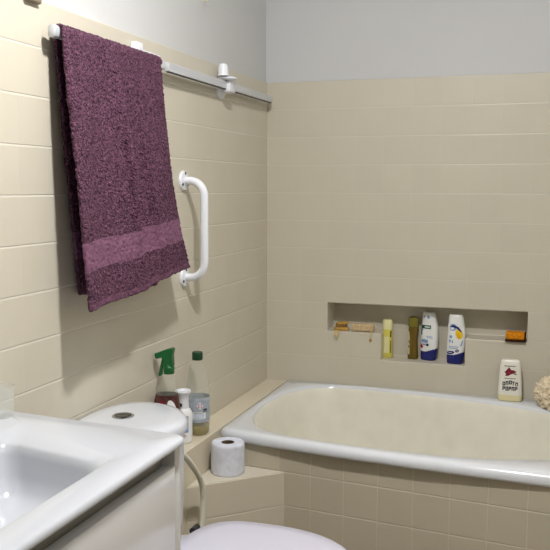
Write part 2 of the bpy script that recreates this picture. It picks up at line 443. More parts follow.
link('seat', bm, M_seat, toil)
bm = NB(); loft(bm, [egg(0.25, 0.678, 0.19, ZLd-0.022), egg(0.246, 0.684, 0.196, ZLd-0.016), egg(0.247, 0.683, 0.195, ZLd-0.008), egg(0.253, 0.674, 0.187, ZLd-0.002), egg(0.29, 0.63, 0.15, ZLd+0.002), egg(0.36, 0.55, 0.09, ZLd+0.003)])
link('lid', bm, M_seat, toil)
for s in (1, -1):
    bm = NB(); tube(bm, [(0.238, TY+s*0.125, ZLd-0.022), (0.238, TY+s*0.155, ZLd-0.022)], 0.009, 12); tube(bm, [(0.238, TY+s*0.14, ZLd-0.048), (0.238, TY+s*0.14, ZLd-0.022)], 0.007, 12)
    link('hinge', bm, M_hinge, toil)

# water inlet hose
hs = thing('water_hose', 'white flexible water hose curving down beside the toilet cistern', 'hose', (0.14, 2.15, 0))
bm = NB()
tube(bm, catmull([(0.12, 1.915, CZ-0.70), (0.135, 1.96, CZ-0.702), (0.142, 2.03, CZ-0.728), (0.142, 2.10, CZ-0.782), (0.143, 2.158, CZ-0.845), (0.143, 2.178, CZ-0.90), (0.141, 2.178, CZ-0.95), (0.139, 2.172, CZ-1.00), (0.128, 2.15, CZ-1.07), (0.10, 2.11, CZ-1.13)], 8), 0.0085, 14)
link('tube', bm, M_hose, hs)
bm = NB(); lathe(bm, [(0.011, 0), (0.011, 0.03), (0.008, 0.034)], (0.10, 2.11, CZ-1.165), n=6); box(bm, (0.086, 2.10, CZ-1.175), (0.11, 2.12, CZ-1.155), bev=0.003)
link('angle_valve', bm, M_chrome, hs)

# ---------------------------------------------------------------- vanity
VX, VY0, VY1 = 0.438, 0.62, 1.398
van = thing('vanity_cabinet', 'glossy white bathroom vanity cabinet with recessed grey handle channel', 'cabinet', (0.2, 1.0, 0))
ZV = CZ-0.466            # counter top face
bm = NB()
box(bm, (0.003, VY1-0.024, 0.25), (VX-0.002, VY1, ZV-0.014), bev=0.002)
link('side_panel', bm, M_carc, van)
bm = NB(); box(bm, (0.003, VY0, 0.25), (VX-0.002, VY0+0.024, ZV-0.014), bev=0.002); link('side_panel', bm, M_carc, van)
bm = NB(); box(bm, (0.003, VY0+0.024, 0.25), (0.40, VY1-0.024, 0.27)); box(bm, (0.003, VY0+0.024, 0.27), (0.015, VY1-0.024, ZV-0.10)); link('carcass', bm, M_carc, van)
bm = NB(); box(bm, (0.395, VY0+0.024, ZV-0.075), (0.408, VY1-0.024, ZV-0.016)); link('handle_channel', bm, M_recess, van)
bm = NB(); box(bm, (VX-0.024, VY0+0.026, ZV-0.29), (VX, VY1-0.027, ZV-0.050), bev=0.0025); link('drawer', bm, M_drawer, van)
bm = NB(); box(bm, (VX-0.024, VY0+0.026, 0.26), (VX, VY1-0.027, ZV-0.320), bev=0.0025); link('drawer', bm, M_drawer, van)
for s in (0, 1):
    for xx in (0.05, 0.38):
        yy = (VY0+0.02, VY1-0.02)[s]
        bm = NB(); lathe(bm, [(0.018, 0), (0.018, 0.01), (0.014, 0.012), (0.014, 0.25)], (xx, yy+(0.02 if s == 0 else -0.02), 0), n=20); link('leg', bm, M_chrome, van)

bas = thing('washbasin', 'white moulded washbasin worktop with a rectangular bowl on the vanity', 'washbasin', (0.22, 1.0, ZV-0.014))
def outer(d, z): return ring3(rpoly([(0.004, VY0-0.012+d), (0.448-d, VY0-0.012+d), (0.448-d, 1.408-d), (0.004, 1.446-d)], [0.004, 0.02, 0.026, 0.004], 8), z)
def bowl(d, z, r=0.035, s0=0.0): 
    return ring3(rpoly([(0.125+d, 0.74+d), (0.378-d, 0.74+d), (0.372-d, 1.236-d), (0.125+d, 1.292-d-s0)], r, 8), z)
bm = NB()
r0 = rpoly([(0.096, 0.71), (0.390, 0.71), (0.386, 1.246), (0.098, 1.386)], [0.03, 0.03, 0.022, 0.02], 8)
r1 = rpoly([(0.104, 0.718), (0.387, 0.718), (0.383, 1.243), (0.106, 1.372)], [0.03, 0.03, 0.024, 0.025], 8)
loft(bm, [outer(0.006, ZV-0.0138), outer(0.001, ZV-0.013), outer(0.0, ZV-0.009), outer(0.0015, ZV-0.003), outer(0.006, ZV), 
          ring3(r0, ZV), ring3(r1, ZV-0.0015), bowl(-0.004, ZV-0.010, 0.045), bowl(0.002, ZV-0.016, 0.045), bowl(0.006, ZV-0.03, 0.046), bowl(0.012, ZV-0.065, 0.05), bowl(0.022, ZV-0.090, 0.052), bowl(0.036, ZV-0.104, 0.05), bowl(0.056, ZV-0.111, 0.04), bowl(0.075, ZV-0.113, 0.03), bowl(0.11, ZV-0.115, 0.012)], cap0=False)
link('basin_top', bm, M_basin, bas, angle=50)
bm = NB(); lathe(bm, [(0.001, 0), (0.021, 0), (0.022, 0.002), (0.017, 0.004), (0.001, 0.005)], (0.245, 0.98, ZV-0.115), n=24); link('drain', bm, M_chrome, bas)

# glass tumbler by the wall
tum = thing('glass_tumbler', 'clear glass tumbler standing on the washbasin worktop', 'tumbler', (0.0335, 1.398, ZV+0.0004))
bm = NB()
lathe(bm, [(0.02, 0.0), (0.027, 0.0), (0.0285, 0.004), (0.029, 0.03), (0.0305, 0.062), (0.0295, 0.0625), (0.0285, 0.058), (0.027, 0.03), (0.025, 0.010), (0.02, 0.008), (0.001, 0.008)], (0, 0, 0), n=40)
link('cup', bm, M_glass, tum, world=False)

# ---------------------------------------------------------------- rails on the left wall
RX, RZ = 0.030, CZ+0.341
def suction(parent, y, world=True):
    """suction bracket: disc on the wall, clamp round the rail, lever knob on top"""
    bm = NB(); lathe(bm, [(0.034, 0.0), (0.034, 0.004), (0.030, 0.010), (0.018, 0.016), (0.012, 0.02), (0.012, 0.022)], (0.0005, y, RZ-0.010), 'X', 32)
    a = link('suction_cup', bm, M_whiteplastic, parent)
    bm = NB(); box(bm, (0.012, y-0.026, RZ-0.024), (0.048, y+0.026, RZ+0.022), bev=0.006, seg=3)
    lathe(bm, [(0.026, 0.0), (0.032, 0.003), (0.032, 0.008), (0.024, 0.012)], (0.036, y-0.02, RZ+0.016), 'Z', 28)
    b = link('clamp', bm, M_whiteplastic, parent)
    bm = NB(); lathe(bm, [(0.020, 0.0), (0.0185, 0.006), (0.016, 0.03), (0.013, 0.038), (0.006, 0.041)], (0.032, y-0.048, RZ+0.027), 'Z', 24)
    c = link('lever_knob', bm, M_whiteplastic, parent)

rail = thing('wall_rail', 'flat white metal rail with a suction bracket reaching to the corner', 'rail', (0.03, 2.6, RZ-0.02))
bm = NB(); box(bm, (RX-0.008, 2.200, RZ-0.0125), (RX+0.006, 3.118, RZ+0.0125), bev=0.0012, seg=1)
link('rail_bar', bm, M_alu, rail)
bm = NB(); box(bm, (RX-0.005, 2.204, RZ-0.0150), (RX+0.003, 3.114, RZ-0.0120)); link('rail_slot_shade', bm, M_groove_shade, rail)  # dark strip painted as the shade in the rail's open underside
suction(rail, 2.668)

trail = thing('towel_rail', 'white towel rail under the plum towel with chrome end cap', 'rail', (0.03, 1.88, RZ-0.02))
bm = NB()
prof = sup(0.008, 0.013, 3.0, cnt=20)
loft(bm, [[(RX+a, y, RZ+b) for a, b in prof] for y in (1.626, 2.178)])
link('rail_bar', bm, M_alu, trail)
bm = NB(); loft(bm, [[(RX+a*s, y, RZ+b*s) for a, b in sup(0.0095, 0.0145, 3.0, cnt=20)] for y, s in ((1.620, 0.8), (1.622, 1.0), (1.640, 1.0))]); link('end_cap', bm, M_alu, trail)
bm = NB(); box(bm, (0.0005, 2.035, RZ-0.03), (0.020, 2.075, RZ+0.046), bev=0.004, seg=3); box(bm, (0.0005, 2.07, RZ-0.03), (0.012, 2.195, RZ+0.032), bev=0.004, seg=3); box(bm, (0.005, 2.05, RZ-0.010), (RX-0.008, 2.072, RZ+0.010), bev=0.004, seg=3); box(bm, (0.005, 2.128, RZ-0.008), (RX-0.008, 2.145, RZ+0.008), bev=0.003)
link('wall_plate', bm, M_whiteplastic, trail)

# grab bar
gb = thing('grab_bar', 'white tubular grab bar screwed upright to the left wall', 'grab bar', (0.035, 2.364, CZ-0.30))
GX, GY, GT, GB = 0.072, 2.364, CZ+0.020, CZ-0.279
path = [(0.003, GY, GT), (0.02, GY, GT)]
rb = 0.048
for k in range(13):
    a = PI/2*k/12; path.append((GX-rb+rb*math.sin(a), GY, GT-rb+rb*math.cos(a)))
for k in range(13):
    a = PI/2*k/12; path.append((GX-rb+rb*math.cos(a), GY, GB+rb-rb*math.sin(a)))
path += [(0.02, GY, GB), (0.003, GY, GB)]
bm = NB(); tube(bm, path, 0.0125, 20); link('tube', bm, M_grab, gb)
for z in (GT, GB):
    bm = NB(); lathe(bm, [(0.031, 0.0), (0.031, 0.004), (0.028, 0.008), (0.016, 0.010)], (0.0004, GY, z), 'X', 36); fl = link('flange', bm, M_grab, gb)
    for k in range(3):
        a = PI/2+2*PI*k/3
        bm = NB(); lathe(bm, [(0.0045, 0), (0.0045, 0.003), (0.002, 0.0045)], (0.0075, GY+0.0225*math.cos(a), z+0.0225*math.sin(a)), 'X', 12)
        bmesh.ops.translate(bm, vec=-Vector(gb.location), verts=bm.verts); link('screw', bm, M_dchrome, fl, world=False)

# ---------------------------------------------------------------- towel
def towel():
    NU, NV = 110, 230
    bm = NB()
    Lb, Lf = 0.62, 0.63          # length of back and front fall
    rad = 0.019
    zt = RZ-0.003
    bend = PI*rad
    total = Lb+bend+Lf
    def pos(u, v):
        # v runs from the back hem over the rail to the front hem
        s = v*total
        yt = 1.634+0.490*u
        sl = 0.010*math.sin(7*u+0.4)
        if s < Lb:
            d = (Lb-s)/Lb
            x = RX-rad+0.002 + 0.002*math.sin(9*u) * d
            x = max(x-0.003*d, 0.0105)
            y = yt + 0.024*(1-u) + (0.085-0.055*u)*d
            z = zt-(Lb-s)*(0.965+0.035*u)
            return Vector((x, y, z))
        if s < Lb+bend:
            a = (s-Lb)/bend*PI
            return Vector((RX-rad*math.cos(a)+0.0015, yt+0.024*(1-u)*(1-a/PI), zt+rad*math.sin(a)*0.95))
        d = (s-Lb-bend)/Lf
        fold = 2.0*(0.010*math.exp(-((u-0.46-0.03*d)/0.026)**2) + 0.009*math.exp(-((u-0.70-0.02*d)/0.028)**2) - 0.007*math.exp(-((u-0.55-0.04*d)/0.05)**2) + 0.004*math.sin(15*u+2*d))
        x = RX+rad + 0.002 + 0.047*d**1.3*(1-0.18*u) + fold*min(1, d*2.0)*1.4*(1-0.85*d*d)
        y = yt - 0.012*u*(1-d) + d**2.0*(0.008*(1-u)+0.090*u)
        hem = 0.004*math.sin(9*u+0.6)*d*d
        z = zt - d*Lf*(0.992-0.085*u) + hem
        return Vector((x, y, z))
    G = []
    for j in range(NV+1):
        row = []
        for i in range(NU+1):
            p = pos(i/NU, j/NV); 
            w = noise.noise(p*26)*0.0012
            p.x += w; p.z += noise.noise(p*9+Vector((3, 1, 2)))*0.0012
            row.append(bm.verts.new(p))
        G.append(row)
    for j in range(NV):
        sv = (j+0.5)/NV*total
        df = (sv-Lb-bend)/Lf; db = (Lb-sv)/Lb
        for i in range(NU):
            f = bm.faces.new((G[j][i], G[j][i+1], G[j+1][i+1], G[j+1][i]))
            d = max(df, db)
            f.material_index = 1 if 0.745 < d < 0.855 else (2 if d > 0.972 else 0)
    o = link('bath_towel', bm, [M_terry, M_band, M_hem], None, angle=180)
    tag(o, 'plum terry bath towel hanging folded over the left wall rail', 'towel')
    tx = bpy.data.textures.new('terry_loops', 'CLOUDS'); tx.noise_scale = 0.0062; tx.noise_depth = 1
    so = o.modifiers.new('thick', 'SOLIDIFY'); so.thickness = 0.009; so.offset = 0.0
    so2 = o.modifiers.new('fine', 'SUBSURF'); so2.levels = 1; so2.render_levels = 1
    dp = o.modifiers.new('loops', 'DISPLACE'); dp.texture = tx; dp.texture_coords = 'LOCAL'; dp.strength = 0.0065; dp.mid_level = 0.5
    return o
towel()

# ---------------------------------------------------------------- bottles and toiletries
def rings_bottle(prof, n=2.6, cnt=40):
    """prof: (z, left, right, depth) silhouettes seen from the front (-y)"""
    R = []
    for z, l, r, d in prof:
        R.append([(a, b, z) for a, b in sup((r-l)/2, d/2, n, (l+r)/2, 0, cnt)])
    return R
def interp(prof, k=5):
    out = []
    for i in range(len(prof)-1):
        for j in range(k):
            t = j/k; out.append(tuple(a*(1-t)+b*t for a, b in zip(prof[i], prof[i+1])))
    return out+[prof[-1]]
def front(prof, x, z, n=2.6, eps=0.0005):
    for a, b in zip(prof, prof[1:]):
        if a[0] <= z <= b[0]:
            t = (z-a[0])/max(1e-9, b[0]-a[0]); l, r, d = [a[i]*(1-t)+b[i]*t for i in (1, 2, 3)]; break
    else:
        l, r, d = prof[-1][1:]
    h = (r-l)/2; q = min(0.999, abs((x-(l+r)/2)/h)); return -(d/2)*(1-q**n)**(1/n)-eps
def decal(name, poly, prof, m, parent, n=2.6, sub=2, eps=0.0006):
    """a printed patch lying on the front of a bottle, outline in (x, z)"""
    bm = NB()
    c = Vector((sum(p[0] for p in poly)/len(poly), sum(p[1] for p in poly)/len(poly)))
    pts = []
    for i in range(len(poly)):
        a, b = Vector(poly[i]), Vector(poly[(i+1) % len(poly)])
        for k in range(4): pts.append(a.lerp(b, k/4))
    rr = [[bm.verts.new((q.x, front(prof, q.x, q.y, n, eps), q.y)) for q in [c.lerp(p, t) for p in pts]] for t in (0.25, 0.5, 0.75, 1.0)]
    cc = bm.verts.new((c.x, front(prof, c.x, c.y, n, eps), c.y)); m_ = len(pts)
    for k in range(m_):
        bm.faces.new((cc, rr[0][k], rr[0][(k+1) % m_]))
        for i in range(3): bm.faces.new((rr[i][k], rr[i+1][k], rr[i+1][(k+1) % m_], rr[i][(k+1) % m_]))
    bmesh.ops.recalc_face_normals(bm, faces=bm.faces)
    return link(name, bm, m, parent, world=False)
def ell(cx, cz, a, b, n=14, rot=0): 
    return [(cx+a*math.cos(2*PI*k/n)*math.cos(rot)-b*math.sin(2*PI*k/n)*math.sin(rot), cz+a*math.cos(2*PI*k/n)*math.sin(rot)+b*math.sin(2*PI*k/n)*math.cos(rot)) for k in range(n)]
def rect(x0, z0, x1, z1): return [(x0, z0), (x1, z0), (x1, z1), (x0, z1)]

# vinegar bottle on the ledge
b = thing('plastic_bottle', 'tall clear plastic bottle with dark green cap and grey label', 'bottle', (0.042, 2.372, ZL+0.0004), 0.35)
bm = NB()
P = [(0.030, 0.0), (0.035, 0.004), (0.0375, 0.012), (0.0375, 0.05), (0.037, 0.06), (0.0375, 0.07), (0.0375, 0.135), (0.0365, 0.155), (0.032, 0.185), (0.025, 0.212), (0.017, 0.232), (0.0135, 0.240), (0.0135, 0.252)]
lathe(bm, P, n=40, cap1=False)
link('bottle_body', bm, M_clear, b, world=False)
bm = NB(); lathe(bm, [(0.028, 0.002), (0.034, 0.006), (0.0362, 0.013), (0.0362, 0.033), (0.002, 0.033)], n=40); link('vinegar', bm, M_vinegar, b, world=False)
bm = NB(); lathe(bm, [(0.0165, 0.238), (0.017, 0.240), (0.017, 0.260), (0.0155, 0.263), (0.002, 0.263)], n=28); link('cap', bm, M_green_d, b, world=False)
bm = NB(); lathe(bm, [(0.0378, 0.044), (0.0381, 0.046), (0.0381, 0.120), (0.0378, 0.122)], n=48, cap0=False, cap1=False); lb = link('bottle_label', bm, M_label_grey, b, world=False)
def cyl_patch(name, a0, z0, w, h, r, m, parent, shape='rect'):
    bm = NB(); nn = 16
    if shape == 'rect':
        R = [[bm.verts.new((r*math.cos(a0+w/r*(k/8-0.5)), r*math.sin(a0+w/r*(k/8-0.5)), z)) for k in range(9)] for z in (z0-h/2, z0+h/2)]
        for k in range(8): bm.faces.new((R[0][k], R[0][k+1], R[1][k+1], R[1][k]))
    else:
        pp = [(math.cos(2*PI*k/nn)*w/2, math.sin(2*PI*k/nn)*h/2) for k in range(nn)] if shape == 'ellipse' else [(0, h/2), (w/2, 0), (0, -h/2), (-w/2, 0)]
        bm.faces.new([bm.verts.new((r*math.cos(a0+x/r), r*math.sin(a0+x/r), z0+z)) for x, z in pp])
    return link(name, bm, m, parent, world=False, smooth=False)
AV = -1.30
cyl_patch('label_badge', AV-0.02, 0.098, 0.022, 0.022, 0.0384, M_white, lb, 'diamond')
cyl_patch('label_badge', AV-0.02, 0.098, 0.014, 0.014, 0.0386, M_red, lb, 'diamond')
cyl_patch('label_badge', AV-0.02, 0.098, 0.009, 0.009, 0.0388, M_white, lb, 'diamond')
cyl_patch('label_panel', AV-0.1, 0.067, 0.045, 0.022, 0.0384, M_white, lb)
for k in range(5): cyl_patch('label_line', AV-0.1, 0.059+0.004*k, 0.036-0.004*(k % 2), 0.0014, 0.0387, M_black if k == 4 else M_blue_l, lb)
cyl_patch('label_line', AV+0.45, 0.085, 0.014, 0.006, 0.0385, M_black, lb)
cyl_patch('label_line', AV+0.45, 0.078, 0.018, 0.002, 0.0385, M_black, lb)

# small white spray can beside it
b = thing('air_freshener', 'small white canister with flared white cap between cistern and clear bottle', 'air freshener', (0.036, 2.276, ZL+0.0004), 0.0); b.scale = (1.1, 1.1, 1.02)
bm = NB(); lathe(bm, [(0.022, 0.0), (0.0245, 0.003), (0.025, 0.010), (0.025, 0.082), (0.024, 0.092), (0.0195, 0.102), (0.0155, 0.106)], n=36); cb = link('canister', bm, M_white, b, world=False)
bm = NB(); lathe(bm, [(0.0165, 0.104), (0.0165, 0.112), (0.0150, 0.128), (0.0160, 0.140), (0.021, 0.151), (0.0225, 0.155), (0.021, 0.159), (0.015, 0.1585), (0.012, 0.154), (0.001, 0.154)], n=36); link('cap', bm, M_whiteplastic, b, world=False)
bm = NB(); box(bm, (-0.004, -0.019, 0.112), (0.004, -0.013, 0.122), bev=0.0015); link('trigger', bm, M_hinge, b, world=False)
AV = -1.15
cyl_patch('label_panel', AV, 0.06, 0.030, 0.05, 0.0253, M_blue_l, cb)
cyl_patch('label_panel', AV+0.1, 0.072, 0.020, 0.016, 0.0255, M_white, cb)
for k in range(4): cyl_patch('label_line', AV+0.1, 0.047+0.004*k, 0.022, 0.0012, 0.0256, M_white, cb)
cyl_patch('label_badge', AV+0.1, 0.026, 0.014, 0.016, 0.0256, M_red, cb, 'diamond')
cyl_patch('label_badge', AV+0.1, 0.026, 0.011, 0.013, 0.0258, M_white, cb, 'diamond')
cyl_patch('label_badge', AV+0.1, 0.026, 0.005, 0.006, 0.026, M_black, cb, 'diamond')

# trigger spray bottle behind the cistern
b = thing('spray_bottle', 'clear spray bottle with green trigger head and berry label behind cistern', 'spray bottle', (0.042, 2.150, ZL+0.0004), 0.15)
P = [(0.0, -0.036, 0.036, 0.056), (0.004, -0.039, 0.039, 0.060), (0.06, -0.040, 0.040, 0.062), (0.105, -0.040, 0.040, 0.062), (0.14, -0.035, 0.036, 0.056), (0.17, -0.026, 0.030, 0.046), (0.195, -0.012, 0.024, 0.034), (0.21, -0.006, 0.021, 0.027), (0.215, -0.005, 0.020, 0.025)]
bm = NB(); R = rings_bottle(interp(P, 3), 2.5)
loft(bm, R, cap1=False)
link('bottle_body', bm, M_clear, b, world=False)
Pl = [(z, l*1.012, r*1.012, d*1.012) for z, l, r, d in P]
lbp = [q for q in interp(Pl, 6) if 0.05 < q[0] < 0.157]
bm = NB(); loft(bm, rings_bottle(lbp, 2.5), False, False); lb = link('bottle_label', bm, M_berry, b, world=False)
decal('label_panel', ell(0.022, 0.125, 0.011, 0.020, rot=0.3), Pl, M_white, lb, 2.5)
decal('label_panel', ell(0.024, 0.118, 0.006, 0.011, rot=0.3), Pl, M_green, lb, 2.5, eps=0.0012)
decal('label_panel', ell(-0.006, 0.130, 0.011, 0.013), Pl, M_darkred, lb, 2.5)
bm = NB(); loft(bm, rings_bottle([(0.003, -0.034, 0.034, 0.054), (0.007, -0.0372, 0.0372, 0.0575), (0.095, -0.0382, 0.0382, 0.059)], 2.5)); link('cleaner_liquid', bm, thin(mat('pink_cleaner', (190, 140, 120), 0.1), 0.35), b, world=False)
bm = NB(); lathe(bm, [(0.0155, 0.206), (0.0165, 0.208), (0.0165, 0.228), (0.014, 0.232), (0.012, 0.236)], (0.0075, 0, 0), n=28)
# trigger housing: side outline thickened
side = [(0.022, 0.232), (0.024, 0.268), (0.030, 0.287), (0.024, 0.292), (0.004, 0.288), (-0.030, 0.276), (-0.041, 0.272), (-0.043, 0.256), (-0.036, 0.253), (-0.018, 0.258), (-0.008, 0.250), (-0.006, 0.232)]
loft(bm, [[(x, y*s, z) for x, z in side] for y, s in ((-0.012, 1), (0.012, 1))])
hd = link('trigger_head', bm, M_green, b, world=False)
bvm = hd.modifiers.new('round', 'BEVEL'); bvm.width = 0.003; bvm.segments = 3; bvm.limit_method = 'ANGLE'
bm = NB()
tr = [(-0.016, 0.258), (-0.006, 0.256), (-0.010, 0.240), (-0.015, 0.222), (-0.019, 0.202), (-0.027, 0.199), (-0.031, 0.204), (-0.026, 0.225), (-0.020, 0.242)]
loft(bm, [[(x, y, z) for x, z in tr] for y in (-0.009, 0.009)])
t2 = link('trigger', bm, M_green, b, world=False); bvm = t2.modifiers.new('round', 'BEVEL'); bvm.width = 0.002; bvm.segments = 3; bvm.limit_method = 'ANGLE'
bm = NB(); lathe(bm, [(0.007, -0.046), (0.0085, -0.044), (0.0085, -0.038)], (0, 0, 0.264), 'X', 20); link('nozzle', bm, M_green_d, b, world=False)

for ch in b.children_recursive:        # taller body, smaller head
    for v in ch.data.vertices:
        z = v.co.z; v.co.z = z*1.17 if z <= 0.21 else 0.2457+(z-0.21)*0.82
        if z > 0.232: v.co.x = 0.004+(v.co.x-0.0075)*0.76+0.0035; v.co.z += 0.004
        elif z > 0.195 and v.co.x < -0.006: v.co.x = 0.0075+(v.co.x-0.0075)*0.76
# toilet roll on the step
b = thing('toilet_roll', 'white toilet paper roll standing on the corner step', 'toilet roll', (0.152, 2.352, ZS+0.0004))
bm = NB()
lathe(bm, [(0.021, 0.0), (0.049, 0.0), (0.0515, 0.0025), (0.052, 0.01), (0.052, 0.087), (0.0512, 0.0945), (0.049, 0.097), (0.035, 0.0965), (0.021, 0.096), (0.0195, 0.092), (0.0195, 0.005)], n=64, cap0=False, cap1=False)
bmesh.ops.recalc_face_normals(bm, faces=bm.faces)
for v in bm.verts:
    a = math.atan2(v.co.y, v.co.x); r = v.co.xy.length
    if r > 0.05: 
        k = 1+0.006*noise.noise(Vector((v.co.x*30, v.co.y*30, v.co.z*25))); v.co.x *= k; v.co.y *= k
link('paper', bm, M_paper, b, world=False)
bm = NB(); lathe(bm, [(0.0195, 0.001), (0.0195, 0.0955), (0.0183, 0.0955), (0.0183, 0.001)], n=40, cap0=False, cap1=False); link('core', bm, M_card, b, world=False)
bm = NB()
vs = [[bm.verts.new(((0.0528+0.0006*math.sin(k))*math.cos(-0.75+k*0.02), (0.0528+0.0006*math.sin(k))*math.sin(-0.75+k*0.02), z)) for k in range(4)] for z in (0.002, 0.094)]
for k in range(3): bm.faces.new((vs[0][k], vs[0][k+1], vs[1][k+1], vs[1][k]))
link('loose_sheet', bm, M_paper, b, world=False)

ZN1 = ZR-9*TS-0.004     # upper niche shelves
ZN2 = ZR-10*TS-0.001    # lower niche shelf
# yellow shampoo bottle
b = thing('shampoo_bottle', 'slim yellow shampoo bottle with pale cap leftmost on lower niche shelf', 'bottle', (0.482, 3.232, ZN2+0.0004), 0.1, 'toiletry bottles in the niche')
P = interp([(0.0, -0.019, 0.019, 0.03), (0.003, -0.0215, 0.0215, 0.034), (0.05, -0.021, 0.021, 0.034), (0.105, -0.0205, 0.0205, 0.034), (0.114, -0.018, 0.018, 0.03)], 2)
bm = NB(); loft(bm, rings_bottle(P)); link('bottle_body', bm, M_yellow, b, world=False)
bm = NB(); loft(bm, rings_bottle([(0.113, -0.018, 0.018, 0.03), (0.114, -0.0195, 0.0195, 0.032), (0.145, -0.019, 0.019, 0.031), (0.151, -0.0165, 0.0165, 0.027), (0.152, -0.012, 0.012, 0.02)])); link('cap', bm, M_yellowcap, b, world=False)
decal('label_print', rect(0.011, 0.083, 0.0165, 0.108), P, M_olive, b); decal('label_print', rect(-0.012, 0.02, 0.008, 0.085), P, M_yellowcap, b, eps=0.0003)
decal('label_print', rect(0.012, 0.02, 0.0165, 0.07), P, M_olivecap, b)
# olive brown bottle
b = thing('shampoo_bottle', 'slim brown bottle with olive green cap on the lower niche shelf', 'bottle', (0.583, 3.238, ZN2+0.0004), -0.1, 'toiletry bottles in the niche')
P = interp([(0.0, -0.018, 0.018, 0.03), (0.003, -0.0205, 0.0205, 0.034), (0.03, -0.0195, 0.0195, 0.033), (0.075, -0.0165, 0.0165, 0.03), (0.115, -0.0185, 0.0185, 0.032), (0.128, -0.0175, 0.0175, 0.03)], 3)
bm = NB(); loft(bm, rings_bottle(P)); link('bottle_body', bm, M_olive, b, world=False)
bm = NB(); loft(bm, rings_bottle([(0.127, -0.0165, 0.0165, 0.03), (0.128, -0.0205, 0.0205, 0.034), (0.155, -0.0195, 0.0195, 0.033), (0.165, -0.0165, 0.0165, 0.028), (0.167, -0.011, 0.011, 0.02)])); link('cap', bm, M_olivecap, b, world=False)
decal('label_print', [(-0.0165, 0.02), (-0.0105, 0.018), (-0.0095, 0.07), (-0.0125, 0.108), (-0.0165, 0.11)], P, M_yellowcap, b)
decal('label_print', rect(-0.0150, 0.062, -0.0105, 0.074), P, M_black, b, eps=0.0012); decal('label_print', rect(-0.0150, 0.045, -0.0105, 0.055), P, M_black, b, eps=0.0012)

def hs_bottle(label, loc, rz, kind):
    b = thing('shampoo_bottle', label, 'bottle', loc, rz, 'toiletry bottles in the niche')
    P = interp([(0.0, -0.031, 0.022, 0.034), (0.003, -0.034, 0.026, 0.038), (0.04, -0.035, 0.032, 0.041), (0.085, -0.034, 0.0355, 0.042), (0.125, -0.032, 0.034, 0.040), (0.150, -0.031, 0.030, 0.037)], 16)
    fm = lambda z, x: z < 0.036+0.20*max(0, x+0.0)+0.05*(x+0.03)
    bm = NB(); R = rings_bottle(P, 2.5, 96); loft(bm, R)
    for f in bm.faces:
        c = f.calc_center_median(); f.material_index = 1 if (c.z < 0.036+0.33*(c.x+0.005) if c.x > -0.005 else c.z < 0.036) else 0
    link('bottle_body', bm, [M_hs, M_navy], b, world=False)
    Q = [(0.149, -0.0295, 0.0285, 0.035), (0.151, -0.031, 0.0298, 0.0365), (0.175, -0.0295, 0.025, 0.034), (0.186, -0.028, 0.021, 0.030), (0.189, -0.025, 0.018, 0.024)]
    bm = NB(); loft(bm, rings_bottle(interp(Q, 2), 2.5, 56)); link('cap', bm, M_hs, b, world=False)
    def d(poly, m, e=0.0008): decal('label_print', poly, P, m, b, 2.5, eps=e)
    if kind == 'green':
        decal('label_print', ell(0.002, 0.170, 0.006, 0.007), interp(Q, 2), M_blue_l, b, 2.5)
        decal('label_print', ell(-0.016, 0.172, 0.002, 0.003), interp(Q, 2), M_black, b, 2.5)
        d(rect(-0.029, 0.125, 0.014, 0.139), M_teal)
        d(rect(-0.012, 0.130, 0.010, 0.134), M_white, 0.0014)
        d(ell(-0.026, 0.113, 0.006, 0.014), M_teal); d(ell(-0.013, 0.110, 0.010, 0.012), M_white, 0.0014)
        d(rect(-0.004, 0.094, 0.020, 0.0965), M_blue_l); d(rect(-0.002, 0.089, 0.022, 0.0915), M_blue_l)
        d([(-0.029, 0.072), (0.002, 0.068), (0.004, 0.082), (-0.022, 0.084)], M_blue_l)
        d([(-0.033, 0.048), (-0.022, 0.047), (-0.016, 0.054), (-0.022, 0.061), (-0.033, 0.066)], M_red)
        d(ell(0.001, 0.062, 0.006, 0.005), M_black); d(rect(-0.020, 0.060, -0.006, 0.066), M_blue_l)
    else:
        d(ell(-0.010, 0.141, 0.014, 0.013, rot=0.6), M_blue_l); d(ell(-0.013, 0.138, 0.007, 0.006), M_hs, 0.0014)
        d([(-0.022, 0.143), (-0.010, 0.151), (0.010, 0.144), (0.022, 0.128), (0.020, 0.124), (0.006, 0.139), (-0.010, 0.146)], M_navy, 0.0016)
        d(ell(0.013, 0.117, 0.0135, 0.020, rot=0.25), M_yellow_p); d(ell(0.012, 0.110, 0.005, 0.012, rot=0.25), mat('gold_print', (226, 176, 30), 0.4), 0.0014)
        d(ell(-0.018, 0.105, 0.0055, 0.006), M_blue_l); d(rect(-0.024, 0.083, -0.018, 0.094), M_blue_l); d(rect(-0.014, 0.082, -0.009, 0.092), M_blue_l)
        d(rect(-0.024, 0.066, 0.012, 0.0685), M_blue_l); d(rect(-0.024, 0.060, 0.008, 0.0625), M_blue_l); d([(0.018, 0.070), (0.024, 0.073), (0.028, 0.092), (0.025, 0.093)], M_blue_l)
        d(ell(-0.018, 0.044, 0.015, 0.0065, rot=0.15), M_navy); d(ell(0.007, 0.052, 0.0075, 0.0055, rot=0.3), M_navy)
        d(rect(-0.025, 0.043, -0.012, 0.0452), M_white, 0.0014); d(rect(0.003, 0.051, 0.011, 0.053), M_white, 0.0014)
    return b
hs_bottle('white shampoo bottle with green band and navy base beside brown bottle', (0.647, 3.235, ZN2+0.0004), -0.30, 'green')
hs_bottle('white shampoo bottle with yellow patch and navy base near the niche step', (0.753, 3.203, ZN2+0.0004), -0.05, 'yellow')

